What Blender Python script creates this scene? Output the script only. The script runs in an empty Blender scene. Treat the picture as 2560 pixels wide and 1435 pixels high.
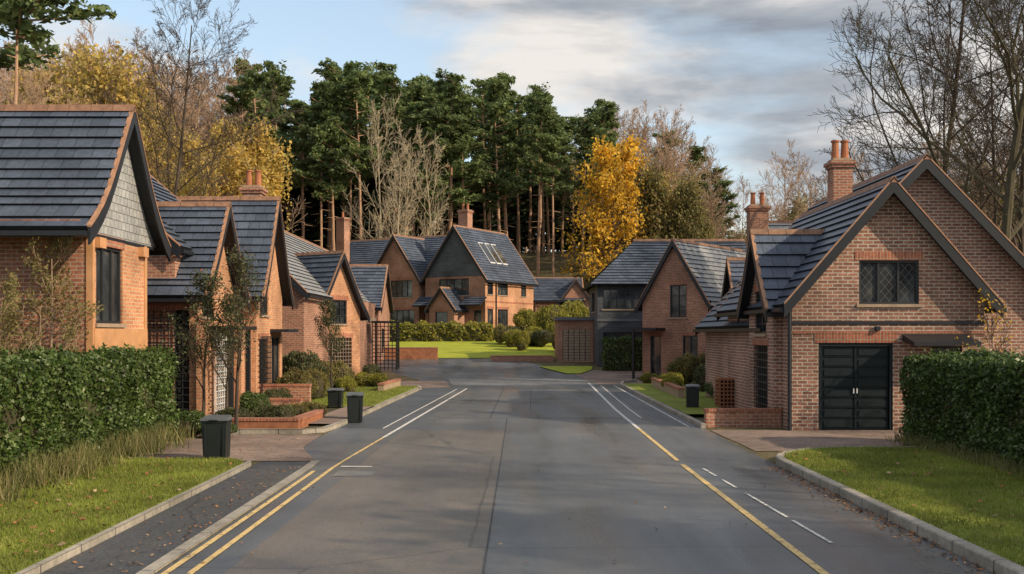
import bpy, math, random
import numpy as np
from mathutils import Vector, Matrix
from mathutils.geometry import tessellate_polygon
R=random.Random(7); rng=np.random.default_rng(7)
scene=bpy.context.scene
scene.view_settings.view_transform='Standard'
try: scene.view_settings.look='None'
except Exception: pass
scene.view_settings.exposure=0

# ------------------------------------------------------------ materials
def mk(name,rough=.8,spec=.3,metal=0.0):
    m=bpy.data.materials.new(name); m.use_nodes=True
    nt=m.node_tree; nt.nodes.clear()
    o=nt.nodes.new('ShaderNodeOutputMaterial'); b=nt.nodes.new('ShaderNodeBsdfPrincipled')
    nt.links.new(b.outputs[0],o.inputs[0])
    b.inputs['Roughness'].default_value=rough
    b.inputs['Specular IOR Level'].default_value=spec
    b.inputs['Metallic'].default_value=metal
    return m,nt,b
def nd(nt,t,props=None,ins=None):
    n=nt.nodes.new(t)
    for k,v in (props or {}).items(): setattr(n,k,v)
    for k,v in (ins or {}).items():
        if hasattr(v,'is_output'): nt.links.new(v,n.inputs[k])
        else: n.inputs[k].default_value=v
    return n
def c4(c): return (c[0],c[1],c[2],1)
def ramp(nt,fac,stops):
    r=nt.nodes.new('ShaderNodeValToRGB'); nt.links.new(fac,r.inputs[0])
    e=r.color_ramp.elements
    while len(e)<len(stops): e.new(.5)
    for i,(p,c) in enumerate(stops):
        e[i].position=p; e[i].color=c4(c) if hasattr(c,'__len__') else (c,c,c,1)
    return r.outputs[0]
def mul(nt,a,b,fac=1.0,mode='MULTIPLY'):
    n=nt.nodes.new('ShaderNodeMix'); n.data_type='RGBA'; n.blend_type=mode
    for i,v in ((0,fac),(6,a),(7,b)):
        if hasattr(v,'is_output'): nt.links.new(v,n.inputs[i])
        else: n.inputs[i].default_value= v if i==0 else c4(v)
    return n.outputs[2]
def noise(nt,vec,scale,detail=4,rough=.55,dist=0):
    n=nd(nt,'ShaderNodeTexNoise',None,{'Scale':scale,'Detail':detail,'Roughness':rough,'Distortion':dist})
    if vec is not None: nt.links.new(vec,n.inputs['Vector'])
    return n.outputs['Fac']
def bump(nt,b,h,strength=.3,dist=.01,nrm=None):
    n=nd(nt,'ShaderNodeBump',None,{'Strength':strength,'Distance':dist,'Height':h})
    if nrm: nt.links.new(nrm,n.inputs['Normal'])
    nt.links.new(n.outputs[0],b.inputs['Normal']); return n.outputs[0]
def pos(nt): return nd(nt,'ShaderNodeNewGeometry').outputs['Position']

def brick_mat(name,c1,c2,mo,bw=.225,rh=.078,ms=.011,bs=.5,rough=.85,var=(.62,1.2),off=.5):
    m,nt,b=mk(name,rough)
    uv=nd(nt,'ShaderNodeTexCoord').outputs['UV']
    br=nd(nt,'ShaderNodeTexBrick',{'offset':off},{'Vector':uv,'Color1':c4(c1),'Color2':c4(c2),'Mortar':c4(mo),'Scale':1.0,'Mortar Size':ms,'Mortar Smooth':.2,'Bias':0.0,'Brick Width':bw,'Row Height':rh})
    p=pos(nt)
    n1=ramp(nt,noise(nt,p,.7,5),[(.3,var[0]),(.7,var[1])])
    n2=ramp(nt,noise(nt,p,14,3),[(.25,.72),(.75,1.22)])
    col=mul(nt,mul(nt,br.outputs['Color'],n1),n2)
    nt.links.new(col,b.inputs['Base Color'])
    inv=nd(nt,'ShaderNodeMath',{'operation':'SUBTRACT'},{0:1.0,1:br.outputs['Fac']}).outputs[0]
    bump(nt,b,inv,bs,.012)
    return m
M={}
M['brick']=brick_mat('red_brick',(.43,.175,.10),(.29,.11,.068),(.42,.34,.27))
M['brick_o']=brick_mat('sunlit_orange_brick',(.62,.28,.14),(.47,.195,.095),(.52,.38,.26))  # brighter orange brick: sunlight on the sun-facing walls is put into its colour
M['brick_n']=brick_mat('brown_brick',(.37,.17,.115),(.21,.092,.066),(.47,.40,.33),bw=.24,rh=.085,ms=.015,bs=.9,var=(.6,1.2))
M['soldier']=brick_mat('soldier_brick',(.44,.14,.08),(.31,.10,.06),(.36,.27,.19),bw=.078,rh=.24,off=0)
M['paver']=brick_mat('brick_paving',(.31,.22,.175),(.21,.155,.13),(.14,.115,.10),bw=.2,rh=.1,ms=.008,bs=.4)
M['slate']=brick_mat('slate_tiles',(.088,.106,.146),(.054,.067,.095),(.016,.018,.022),bw=.36,rh=.26,ms=.007,bs=.3,rough=.42,var=(.7,1.3))
M['slate_l']=brick_mat('pale_slate_tiles',(.29,.295,.305),(.23,.235,.25),(.08,.08,.08),bw=.3,rh=.26,ms=.006,bs=.3,rough=.45,var=(.8,1.2))
M['shingle']=brick_mat('hung_slate_shingles',(.38,.38,.375),(.29,.295,.30),(.11,.11,.11),bw=.2,rh=.17,ms=.008,bs=.6,rough=.6,var=(.8,1.15))
M['clad']=brick_mat('dark_cladding',(.095,.103,.118),(.073,.081,.093),(.028,.028,.03),bw=.5,rh=.14,ms=.008,bs=.6,rough=.6)
M['kerb']=brick_mat('concrete_kerb',(.36,.32,.27),(.28,.26,.22),(.09,.085,.08),bw=.9,rh=2.0,ms=.012,bs=.3)

def plain(name,col,rough=.6,metal=0,spec=.4,var=.2,scale=6,bs=.1):
    m,nt,b=mk(name,rough,spec,metal)
    p=pos(nt)
    n=ramp(nt,noise(nt,p,scale,5),[(.25,1-var),(.75,1+var)])
    nt.links.new(mul(nt,col,n),b.inputs['Base Color'])
    if bs: bump(nt,b,noise(nt,p,scale*5,3),bs,.01)
    return m
M['dark']=plain('black_painted_timber',(.016,.018,.023),.45)
M['fascia']=plain('dark_fascia',(.014,.016,.02),.6)
M['copper']=plain('copper_verge',(.36,.19,.11),.6,0,.4,.35)
M['clay']=plain('clay_ridge',(.24,.13,.08),.7,0,.4,.4)
M['wood']=plain('oak_timber',(.52,.27,.13),.6,scale=3)
M['stone']=plain('sandstone',(.33,.24,.17),.85)
M['frame']=plain('charcoal_window_frame',(.025,.028,.032),.4)
M['white']=plain('white_metal',(.6,.6,.6),.5)
M['lead']=plain('lead_flashing',(.12,.125,.14),.45)
M['pot']=plain('terracotta_pot',(.36,.13,.06),.75)
M['binm']=plain('bin_plastic',(.012,.016,.016),.5)
M['binlid']=plain('bin_lid_plastic',(.09,.095,.1),.45)
M['door_g']=plain('garage_door_paint',(.007,.013,.016),.5,0,.25)
M['corten']=plain('weathered_steel',(.30,.12,.06),.75,var=.35)
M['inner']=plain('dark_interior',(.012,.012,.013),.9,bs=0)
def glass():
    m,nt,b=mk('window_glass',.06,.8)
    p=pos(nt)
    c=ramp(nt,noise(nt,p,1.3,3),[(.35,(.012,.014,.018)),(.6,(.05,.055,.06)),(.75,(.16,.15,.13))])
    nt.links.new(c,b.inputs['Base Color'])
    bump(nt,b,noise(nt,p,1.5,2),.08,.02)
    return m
M['glass']=glass()
def asphalt(name,base,warm,rough=.6,gr=60,cr=.45,spec=.5):
    m,nt,b=mk(name,rough,spec)
    p=pos(nt)
    mp=nd(nt,'ShaderNodeMapping',None,{'Vector':p,'Scale':(.5,.06,1)}).outputs[0]
    big=noise(nt,mp,1.6,5,.6)
    col=ramp(nt,big,[(.35,base),(.5,[x*1.15 for x in base]),(.62,warm)])
    patch=ramp(nt,noise(nt,p,.35,6,.65),[(.35,.78),(.65,1.22)])
    fine=ramp(nt,noise(nt,p,gr,2,.7),[(.3,.6),(.7,1.42)])
    col=mul(nt,mul(nt,col,patch),fine)
    vor=nd(nt,'ShaderNodeTexVoronoi',{'feature':'DISTANCE_TO_EDGE'},{'Vector':mul(nt,p,noise(nt,p,1.2,4),.25,'ADD'),'Scale':.16}).outputs['Distance']
    crack=ramp(nt,vor,[(0.0,cr),(.0035,1.0)])
    col=mul(nt,col,crack)
    nt.links.new(col,b.inputs['Base Color'])
    rr=ramp(nt,noise(nt,mp,2.3,4),[(.3,rough-.1),(.7,rough+.15)])
    nt.links.new(rr,b.inputs['Roughness'])
    bump(nt,b,noise(nt,p,gr*1.5,2),.1,.006)
    return m
M['road']=asphalt('road_asphalt',(.082,.087,.094),(.118,.11,.10),.34,spec=.6)
M['warm']=asphalt('sunlit_warm_asphalt',(.11,.094,.078),(.15,.12,.094),.38,spec=.6)  # browner asphalt with the warm sunlight mixed into its colour
M['path']=asphalt('path_asphalt',(.045,.047,.052),(.062,.057,.053),.75,30)
M['lay']=asphalt('lay_by_asphalt',(.055,.060,.068),(.07,.067,.065),.5)
M['patch']=asphalt('patch_asphalt',(.15,.148,.145),(.17,.16,.14),.5)
def paint(name,col):
    m,nt,b=mk(name,.6,.3)
    p=pos(nt)
    w=ramp(nt,noise(nt,p,7,7,.8),[(.38,(.09,.088,.085)),(.47,col)])
    nt.links.new(mul(nt,w,ramp(nt,noise(nt,p,50,2),[(.3,.75),(.7,1.15)])),b.inputs['Base Color'])
    return m
M['yellow']=paint('yellow_line_paint',(.66,.47,.20))
M['wline']=paint('white_line_paint',(.66,.64,.60))
def grassm(name,c1,c2,c3):
    m,nt,b=mk(name,.85,.2)
    p=pos(nt)
    c=ramp(nt,noise(nt,p,.8,6,.65),[(.3,c1),(.55,c2),(.75,c3)])
    f=ramp(nt,noise(nt,p,40,3,.7),[(.3,.55),(.7,1.4)])
    nt.links.new(mul(nt,c,f),b.inputs['Base Color'])
    bump(nt,b,noise(nt,p,60,2),.6,.03)
    return m
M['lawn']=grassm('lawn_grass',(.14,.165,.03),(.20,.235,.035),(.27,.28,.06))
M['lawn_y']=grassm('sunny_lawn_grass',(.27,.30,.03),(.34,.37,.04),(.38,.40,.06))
M['soil']=grassm('garden_soil',(.06,.045,.03),(.07,.065,.035),(.08,.085,.035))
def groundm():
    m,nt,b=mk('ground_cover',.9,.2)
    p=pos(nt)
    c=ramp(nt,noise(nt,p,.12,7,.65),[(.3,(.07,.07,.03)),(.5,(.12,.095,.05)),(.7,(.16,.12,.07))])
    f=ramp(nt,noise(nt,p,5,4,.7),[(.3,.6),(.7,1.35)])
    nt.links.new(mul(nt,c,f),b.inputs['Base Color'])
    bump(nt,b,noise(nt,p,3,4),.5,.2)
    return m
M['ground']=groundm()
def leafm(name,cols,rough=.55,trans=.3,pscale=.5,v=(.6,1.35)):
    m,nt,b=mk(name,rough,.3)
    g=nd(nt,'ShaderNodeNewGeometry')
    n=len(cols)
    c=ramp(nt,g.outputs['Random Per Island'],[(i/(n-1),cols[i]) for i in range(n)])
    f=ramp(nt,noise(nt,g.outputs['Position'],pscale,3),[(.3,v[0]),(.7,v[1])])
    col=mul(nt,c,f)
    nt.links.new(col,b.inputs['Base Color'])
    t=nt.nodes.new('ShaderNodeBsdfTranslucent'); nt.links.new(col,t.inputs[0])
    mx=nt.nodes.new('ShaderNodeMixShader'); mx.inputs[0].default_value=trans
    out=[x for x in nt.nodes if x.type=='OUTPUT_MATERIAL'][0]
    nt.links.new(b.outputs[0],mx.inputs[1]); nt.links.new(t.outputs[0],mx.inputs[2]); nt.links.new(mx.outputs[0],out.inputs[0])
    return m
M['hedge']=leafm('hedge_leaves',[(.028,.05,.014),(.05,.09,.02),(.09,.135,.03),(.17,.21,.09)],.4,.25,2)
M['pine']=leafm('pine_needles',[(.10,.145,.07),(.14,.195,.08),(.19,.245,.085),(.25,.28,.11)],.6,.4,.25,(.65,1.35))
M['pined']=leafm('shaded_fir_needles',[(.045,.075,.045),(.065,.10,.05),(.09,.12,.055)],.6,.3,.25)  # needles darkened so the rear rows look unlit; the shade is in the colour
M['gold']=leafm('golden_leaves',[(.60,.32,.02),(.78,.46,.04),(.80,.54,.07),(.48,.30,.05)],.6,.45)
M['ochre']=leafm('ochre_leaves',[(.50,.34,.08),(.62,.44,.12),(.38,.31,.09),(.30,.24,.08)],.6,.45)
M['willow']=leafm('willow_leaves',[(.62,.42,.10),(.72,.52,.15),(.50,.38,.10),(.42,.30,.09)],.6,.5)
M['olive']=leafm('olive_leaves',[(.13,.13,.045),(.20,.18,.06),(.28,.24,.08),(.23,.16,.07)],.6,.4)
M['shrub']=leafm('shrub_leaves',[(.04,.065,.025),(.075,.10,.035),(.13,.13,.06),(.12,.08,.045)],.55,.3,3)
M['yshrub']=leafm('yellow_green_leaves',[(.22,.22,.03),(.33,.30,.05),(.16,.19,.035),(.44,.34,.07)],.55,.4,2)
M['redleaf']=leafm('fallen_leaves',[(.24,.10,.04),(.34,.15,.05),(.16,.08,.04),(.4,.28,.17)],.7,.1,3)
M['blade']=leafm('grass_blades',[(.13,.16,.025),(.19,.24,.035),(.27,.30,.055),(.28,.25,.10)],.6,.4,1.0,(.6,1.4))
M['drygrass']=leafm('tall_grass',[(.10,.13,.035),(.16,.17,.05),(.24,.21,.09),(.30,.25,.12)],.6,.35,1.5)
def barkm(name,c1,c2):
    m,nt,b=mk(name,.9,.2)
    p=pos(nt)
    mp=nd(nt,'ShaderNodeMapping',None,{'Vector':p,'Scale':(6,6,1.2)}).outputs[0]
    f=noise(nt,mp,1.5,5,.65)
    nt.links.new(ramp(nt,f,[(.3,c1),(.7,c2)]),b.inputs['Base Color'])
    bump(nt,b,f,.5,.03)
    return m
M['bark']=barkm('tree_bark',(.04,.032,.026),(.10,.075,.055))
M['barkbrown']=barkm('brown_twig_bark',(.27,.175,.115),(.42,.30,.21))
M['barkpale']=barkm('pale_bark',(.33,.27,.175),(.48,.40,.28))
M['barkpine']=barkm('pine_bark',(.30,.17,.11),(.50,.32,.21))
M['barkgreen']=barkm('mossy_bark',(.05,.045,.028),(.12,.10,.06))

# ------------------------------------------------------------ terrain height
def sst(a,b,x):
    t=min(1,max(0,(x-a)/(b-a))); return t*t*(3-2*t)
def _h0(y): return 2.1*sst(46,86,y)
def h(x,y):
    if y<=92:
        if y<0: return 0.0
        i=math.floor(y); f=y-i
        return _h0(i)*(1-f)+_h0(i+1)*f
    k=1-.62*sst(14,55,x)
    return 2.1+k*(10.5*sst(94,150,y)+7*sst(150,260,y))+ (1.2*math.sin(x*.045+1)+.8*math.sin(x*.11+y*.05))*sst(98,140,y)

def link(o): scene.collection.objects.link(o); return o
def mesh_obj(name,V,F,mats,mi=None,uv=None,smooth=False):
    me=bpy.data.meshes.new(name); me.from_pydata(V,[],F)
    for m in mats: me.materials.append(m)
    if mi is not None: me.polygons.foreach_set('material_index',mi)
    if uv is not None:
        l=me.uv_layers.new(name='UVMap'); l.data.foreach_set('uv',[c for p in uv for c in p])
    if smooth: me.polygons.foreach_set('use_smooth',[True]*len(me.polygons))
    me.update()
    return link(bpy.data.objects.new(name,me))

# ------------------------------------------------------------ builder
class B:
    def __init__(s,name,loc=(0,0,0),rot=0):
        s.name=name; s.loc=loc; s.rot=rot; s.parts={}
    def face(s,part,pts,mat,uv=None):
        P=s.parts.setdefault(part,{'v':[],'f':[],'uv':[],'m':[],'mats':[]})
        if uv is None:
            pts=[Vector(p) for p in pts]
            n=Vector((0,0,0))
            for i in range(1,len(pts)-1): n+=(pts[i]-pts[0]).cross(pts[i+1]-pts[0])
            if n.length<1e-9: return
            n.normalize()
            if abs(n.z)>.985: uv=[(p.x,p.y) for p in pts]
            else:
                t=Vector((0,0,1)).cross(n).normalized(); b=n.cross(t)
                uv=[(p.dot(t),p.dot(b)) for p in pts]
        i0=len(P['v']); P['v']+= [tuple(p) for p in pts]
        P['f'].append(list(range(i0,i0+len(pts)))); P['uv']+=uv
        if mat not in P['mats']: P['mats'].append(mat)
        P['m'].append(P['mats'].index(mat))
    def hexa(s,part,p,mat):
        for q in ((3,2,1,0),(4,5,6,7),(0,1,5,4),(1,2,6,5),(2,3,7,6),(3,0,4,7)):
            s.face(part,[p[i] for i in q],mat)
    def box(s,part,x0,x1,y0,y1,z0,z1,mat):
        s.hexa(part,[(x0,y0,z0),(x1,y0,z0),(x1,y1,z0),(x0,y1,z0),(x0,y0,z1),(x1,y0,z1),(x1,y1,z1),(x0,y1,z1)],mat)
    def fbox(s,part,O,t,n,s0,s1,z0,z1,d0,d1,mat):
        def q(a,z,d): return Vector((O[0]+t[0]*a+n[0]*d,O[1]+t[1]*a+n[1]*d,z))
        s.hexa(part,[q(s0,z0,d1),q(s1,z0,d1),q(s1,z0,d0),q(s0,z0,d0),q(s0,z1,d1),q(s1,z1,d1),q(s1,z1,d0),q(s0,z1,d0)],mat)
    def wall(s,O,t,poly,ops,mat,part='walls',head='soldier',sill='stone'):
        n=(t[1],-t[0])
        def q(a,z,d=0): return Vector((O[0]+t[0]*a+n[0]*d,O[1]+t[1]*a+n[1]*d,z))
        loops=[[Vector((a,z,0)) for a,z in poly]]
        for o in ops: loops.append([Vector((o[0],o[2],0)),Vector((o[0],o[3],0)),Vector((o[1],o[3],0)),Vector((o[1],o[2],0))])
        flat=[v for l in loops for v in l]
        for tri in tessellate_polygon(loops):
            a,b,c=[flat[i] for i in tri]
            if (b-a).cross(c-a).z<0: b,c=c,b
            s.face(part,[q(v.x,v.y) for v in (a,b,c)],mat,[(v.x+O[0]*.3+O[1]*.7,v.y) for v in (a,b,c)])
        for o in ops:
            a0,a1,z0,z1=o[:4]; kind=o[4]; nv=o[5] if len(o)>5 else 1; nh=o[6] if len(o)>6 else 0
            D=-.13
            for e in (((a0,z0),(a1,z0)),((a1,z0),(a1,z1)),((a1,z1),(a0,z1)),((a0,z1),(a0,z0))):
                s.face(part,[q(*e[0]),q(*e[1]),q(*e[1],D),q(*e[0],D)],mat)
            T=lambda *k: s.fbox('windows',O,t,n,*k)
            if kind in('win','door'):
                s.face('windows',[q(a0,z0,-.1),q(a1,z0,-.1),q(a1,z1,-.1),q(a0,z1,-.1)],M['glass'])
                f=.055
                T(a0,a0+f,z0,z1,-.11,-.04,M['frame']);T(a1-f,a1,z0,z1,-.11,-.04,M['frame'])
                T(a0+f,a1-f,z0,z0+f,-.11,-.042,M['frame']);T(a0+f,a1-f,z1-f,z1,-.11,-.042,M['frame'])
                for i in range(1,nv+1):
                    x=a0+(a1-a0)*i/(nv+1); T(x-.025,x+.025,z0+f,z1-f,-.108,-.05,M['frame'])
                for i in range(1,nh+1):
                    z=z0+(z1-z0)*i/(nh+1); T(a0+f,a1-f,z-.018,z+.018,-.106,-.055,M['frame'])
                if kind=='win' and sill: s.fbox('sills',O,t,n,a0-.07,a1+.07,z0-.075,z0-.002,-.02,.055,M[sill])
            elif kind=='dark':
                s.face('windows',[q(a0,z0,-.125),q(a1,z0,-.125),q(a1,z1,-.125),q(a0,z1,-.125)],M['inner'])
                st=.17
                k=max(2,int((a1-a0)/st))
                mt=M['frame'] if nv==1 else M['stone']
                for i in range(1,k): T(a0+(a1-a0)*i/k-.012,a0+(a1-a0)*i/k+.012,z0,z1,-.05,-.03,mt)
                k=max(2,int((z1-z0)/st))
                for i in range(1,k): T(a0,a1,z0+(z1-z0)*i/k-.012,z0+(z1-z0)*i/k+.012,-.028,-.01,mt)
            elif kind=='garage':
                s.face('garage_door',[q(a0,z0,-.12),q(a1,z0,-.12),q(a1,z1,-.12),q(a0,z1,-.12)],M['dark'])
                G=lambda *k: s.fbox('garage_door',O,t,n,*k)
                G(a0,a0+.07,z0,z1,-.13,-.02,M['door_g']);G(a1-.07,a1,z0,z1,-.13,-.02,M['door_g']);G(a0+.07,a1-.07,z1-.08,z1,-.13,-.022,M['door_g'])
                mid=(a0+a1)/2; G(mid-.012,mid+.012,z0+.02,z1-.08,-.115,-.06,M['door_g'])
                for half in ((a0+.08,mid-.016),(mid+.016,a1-.08)):
                    k=8
                    for i in range(k):
                        za=z0+.03+(z1-z0-.13)*i/k; zb=z0+.03+(z1-z0-.13)*(i+1)/k
                        G(half[0],half[1],za+.012,zb-.012,-.115,-.08,M['door_g'])
                        G(half[0]+.07,half[1]-.07,za+.05,zb-.05,-.079,-.06,M['door_g'])
                G(mid-.05,mid-.03,z0+.88,z0+1.0,-.06,-.02,M['white']);G(mid+.03,mid+.05,z0+.88,z0+1.0,-.06,-.02,M['white'])
            if head:
                s.fbox('lintels',O,t,n,a0-.1,a1+.1,z1+.002,z1+.21,-.02,.014,M[head])
    def slope(s,A,Bp,C,D,mat,course=.28,th=.1,part='roof'):
        A,Bp,C,D=map(Vector,(A,Bp,C,D))
        mid=(C+D)/2
        n=(Bp-A).cross(mid-A)
        if n.z<0: A,Bp=Bp,A; C,D=D,C; n=-n
        n.normalize()
        u=(Bp-A).normalized(); LL=((D-A)-u*(D-A).dot(u)).length
        k=max(1,round(LL/course))
        L=lambda a,b,t:a+(b-a)*t
        uo=R.random()
        for i in range(k):
            a0=L(A,D,i/k);b0=L(Bp,C,i/k);a1=L(A,D,(i+1)/k);b1=L(Bp,C,(i+1)/k)
            up=n*.052; lo=n*.004
            uvq=lambda p,v:((p-A).dot(u)+uo,v)
            s.face(part,[a0+up,b0+up,b1+lo,a1+lo],mat,[uvq(a0,i*.26+.004),uvq(b0,i*.26+.004),uvq(b1,i*.26+.256),uvq(a1,i*.26+.256)])
            s.face(part,[a0,b0,b0+up,a0+up],M['fascia'])
        d=-n*th
        s.face('soffit',[A+d,D+d,C+d,Bp+d],M['fascia'])
        for p,q_ in ((A,Bp),(Bp,C),(C,D),(D,A)):
            if (q_-p).length>.02: s.face('soffit',[p+d,q_+d,q_,p],M['fascia'])
    def gable_roof(s,o,a,L,w,ze,zr,oe=.25,og=.2,flare=0.0,mat='slate',cap='copper',barge=True):
        b=(-a[1],a[0])
        def q(x,t,z): return Vector((o[0]+a[0]*x+b[0]*t,o[1]+a[1]*x+b[1]*t,z))
        k=(zr-ze)/w
        zr2=zr+.06; ze2=ze-k*oe+.06
        if flare>0:
            W=w+oe; pr=[(0,zr2)]
            N=7
            for i in range(1,N+1):
                f=i/N; pr.append((W*f, zr2+(ze2-zr2)*f + 0 ))
            pr=[(t,z-flare*math.sin(math.pi*(t/W)**1.3)) for t,z in pr]
        else: pr=[(0,zr2),(w+oe,ze2)]
        for sg in(1,-1):
            for i in range(len(pr)-1):
                (t0,z0),(t1,z1)=pr[i],pr[i+1]
                s.slope(q(-og,sg*t1,z1),q(L+og,sg*t1,z1),q(L+og,sg*t0,z0),q(-og,sg*t0,z0),M[mat])
                if barge:
                    for e,dr in ((-og,-1),(L+og,1)):
                        e0,e1=e+dr*.003,e+dr*.05
                        s.hexa('bargeboards',[q(e0,sg*t0,z0-.30),q(e1,sg*t0,z0-.30),q(e1,sg*t1,z1-.30),q(e0,sg*t1,z1-.30),q(e0,sg*t0,z0+.02),q(e1,sg*t0,z0+.02),q(e1,sg*t1,z1+.02),q(e0,sg*t1,z1+.02)],M['dark'])
                        e0,e1=e-dr*.03,e+dr*.06
                        s.hexa('verge_capping',[q(e0,sg*t0,z0+.023),q(e1,sg*t0,z0+.023),q(e1,sg*t1,z1+.023),q(e0,sg*t1,z1+.023),q(e0,sg*t0,z0+.065),q(e1,sg*t0,z0+.065),q(e1,sg*t1,z1+.065),q(e0,sg*t1,z1+.065)],M[cap])
            t1,z1=pr[-1]
            s.hexa('gutter',[q(-og,sg*(t1+.005),z1-.16),q(L+og,sg*(t1+.005),z1-.16),q(L+og,sg*(t1+.1),z1-.14),q(-og,sg*(t1+.1),z1-.14),q(-og,sg*(t1+.005),z1-.05),q(L+og,sg*(t1+.005),z1-.05),q(L+og,sg*(t1+.1),z1-.05),q(-og,sg*(t1+.1),z1-.05)],M['dark'])
        nseg=max(1,int((L+og*2)/.45))
        for i in range(nseg):
            x0=-og-.06+(L+og)*i/nseg; x1=-og-.06+(L+og)*(i+1)/nseg-.012; e=.004*(i%2)
            s.hexa('ridge_tiles',[q(x0,-.11,zr2-.07),q(x1,-.11,zr2-.07),q(x1,.11,zr2-.07),q(x0,.11,zr2-.07),q(x0,-.035,zr2+.075+e),q(x1,-.035,zr2+.075+e),q(x1,.035,zr2+.075+e),q(x0,.035,zr2+.075+e)],M['clay'])
        return pr
    def gable(s,o,a,L,w,z0,ze,zr,wall='brick',gwall=None,ops=(),lops=(),rops=(),flare=0.0,oe=.25,og=.2,mat='slate',cap='copper',gz=None,head='soldier',back=True,roof=True,barge=True):
        b=(-a[1],a[0]); zf=zr-.02
        fr=[(-w,z0),(w,z0),(w,ze),(0,zf),(-w,ze)]
        if flare>0:
            def zz(t):
                W=w+oe; k=(zr-ze)/w; zr2=zr+.06; ze2=ze-k*oe+.06
                return zr2+(ze2-zr2)*t/W - flare*math.sin(math.pi*(t/W)**1.3)-.09
            fr=[(-w,z0),(w,z0)]+[(w*f,zz(w*f)) for f in (1,.85,.7,.55,.4,.25,.1)]+[(0,zf)]+[(-w*f,zz(w*f)) for f in (.1,.25,.4,.55,.7,.85,1)]
        t=(-b[0],-b[1])
        s.wall(o,t,fr,list(ops),M[wall] if gwall is None else M[gwall],head=head)
        if back:
            ob=(o[0]+a[0]*L,o[1]+a[1]*L)
            s.wall(ob,b,[(-w,z0),(w,z0),(w,ze-.1-flare),(0,zf),(-w,ze-.1-flare)],[],M[wall])
        zs=ze
        s.wall((o[0]+a[0]*L+b[0]*w,o[1]+a[1]*L+b[1]*w),(-a[0],-a[1]),[(0,z0),(L,z0),(L,zs),(0,zs)],list(lops),M[wall],head=head)
        s.wall((o[0]-b[0]*w,o[1]-b[1]*w),a,[(0,z0),(L,z0),(L,zs),(0,zs)],list(rops),M[wall],head=head)
        if roof: s.gable_roof(o,a,L,w,ze,zr,oe,og,flare,mat,cap,barge)
    def chimney(s,x,y,z0,z1,w=.55,d=.55,pots=2):
        s.box('chimney',x-w/2,x+w/2,y-d/2,y+d/2,z0,z1-.35,M['brick'])
        s.box('chimney',x-w/2-.05,x+w/2+.05,y-d/2-.05,y+d/2+.05,z1-.35,z1-.26,M['brick'])
        s.box('chimney',x-w/2-.09,x+w/2+.09,y-d/2-.09,y+d/2+.09,z1-.26,z1-.16,M['brick'])
        s.box('chimney',x-w/2,x+w/2,y-d/2,y+d/2,z1-.16,z1-.08,M['stone'])
        for i in range(pots):
            px=x+(i-(pots-1)/2)*w*.5
            s.cyl('chimney_pot',px,y,z1-.09,z1+.42,.12,.095,M['pot'])
            s.cyl('chimney_pot',px,y,z1+.42,z1+.47,.125,.125,M['pot'])
    def cyl(s,part,x,y,z0,z1,r0,r1,mat,n=12):
        A=[2*math.pi*i/n for i in range(n)]
        lo=[(x+r0*math.cos(t),y+r0*math.sin(t),z0) for t in A]; hi=[(x+r1*math.cos(t),y+r1*math.sin(t),z1) for t in A]
        for i in range(n):
            j=(i+1)%n; s.face(part,[lo[i],lo[j],hi[j],hi[i]],mat)
        s.face(part,hi,mat)
    def lattice(s,part,O,t,s0,s1,z0,z1,st,mat,d=.04,r=.014):
        n=(t[1],-t[0])
        k=max(1,int((s1-s0)/st))
        for i in range(k+1):
            a=s0+(s1-s0)*i/k; s.fbox(part,O,t,n,a-r,a+r,z0,z1,d,d+.02,mat)
        k=max(1,int((z1-z0)/st))
        for i in range(k+1):
            z=z0+(z1-z0)*i/k; s.fbox(part,O,t,n,s0,s1,z-r,z+r,d+.022,d+.04,mat)
    def done(s,single=False):
        if single:
            V=[];F=[];mi=[];uv=[];mats=[]
            for P in s.parts.values():
                o=len(V);V+=P['v'];F+=[[i+o for i in f] for f in P['f']];uv+=P['uv']
                for m in P['mats']:
                    if m not in mats: mats.append(m)
                mi+=[mats.index(P['mats'][k]) for k in P['m']]
            ob=mesh_obj(s.name,V,F,mats,mi,uv); ob.location=s.loc; ob.rotation_euler[2]=s.rot; return ob
        e=link(bpy.data.objects.new(s.name,None)); e.location=s.loc; e.rotation_euler[2]=s.rot
        for k,P in s.parts.items():
            ob=mesh_obj(k,P['v'],P['f'],P['mats'],P['m'],P['uv']); ob.parent=e
        return e

# ------------------------------------------------------------ ground sheets
def rows(y0,y1,step=1.0):
    r={y0,y1}|{float(i) for i in range(math.ceil(y0),math.floor(y1)+1)}
    if step<1:
        k=int((y1-y0)/step); r|={y0+i*step for i in range(1,k)}
    return sorted(r)
def _hh(y): return h(0,y) if y<=92 else 2.1
def strip(name,mat,y0,y1,xl,xr,z,step=1.0,nx=1):
    xl_=xl if callable(xl) else (lambda y:xl); xr_=xr if callable(xr) else (lambda y:xr)
    V=[];F=[];uv=[]
    rs=rows(y0,y1,step)
    for y in rs:
        for j in range(nx+1):
            x=xl_(y)+(xr_(y)-xl_(y))*j/nx
            V.append((x,y,_hh(y)+z))
    for i in range(len(rs)-1):
        for j in range(nx):
            a=i*(nx+1)+j; f=[a,a+1,a+nx+2,a+nx+1]; F.append(f); uv+=[(V[k][0],V[k][1]) for k in f]
    return mesh_obj(name,V,F,[mat],None,uv)
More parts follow.
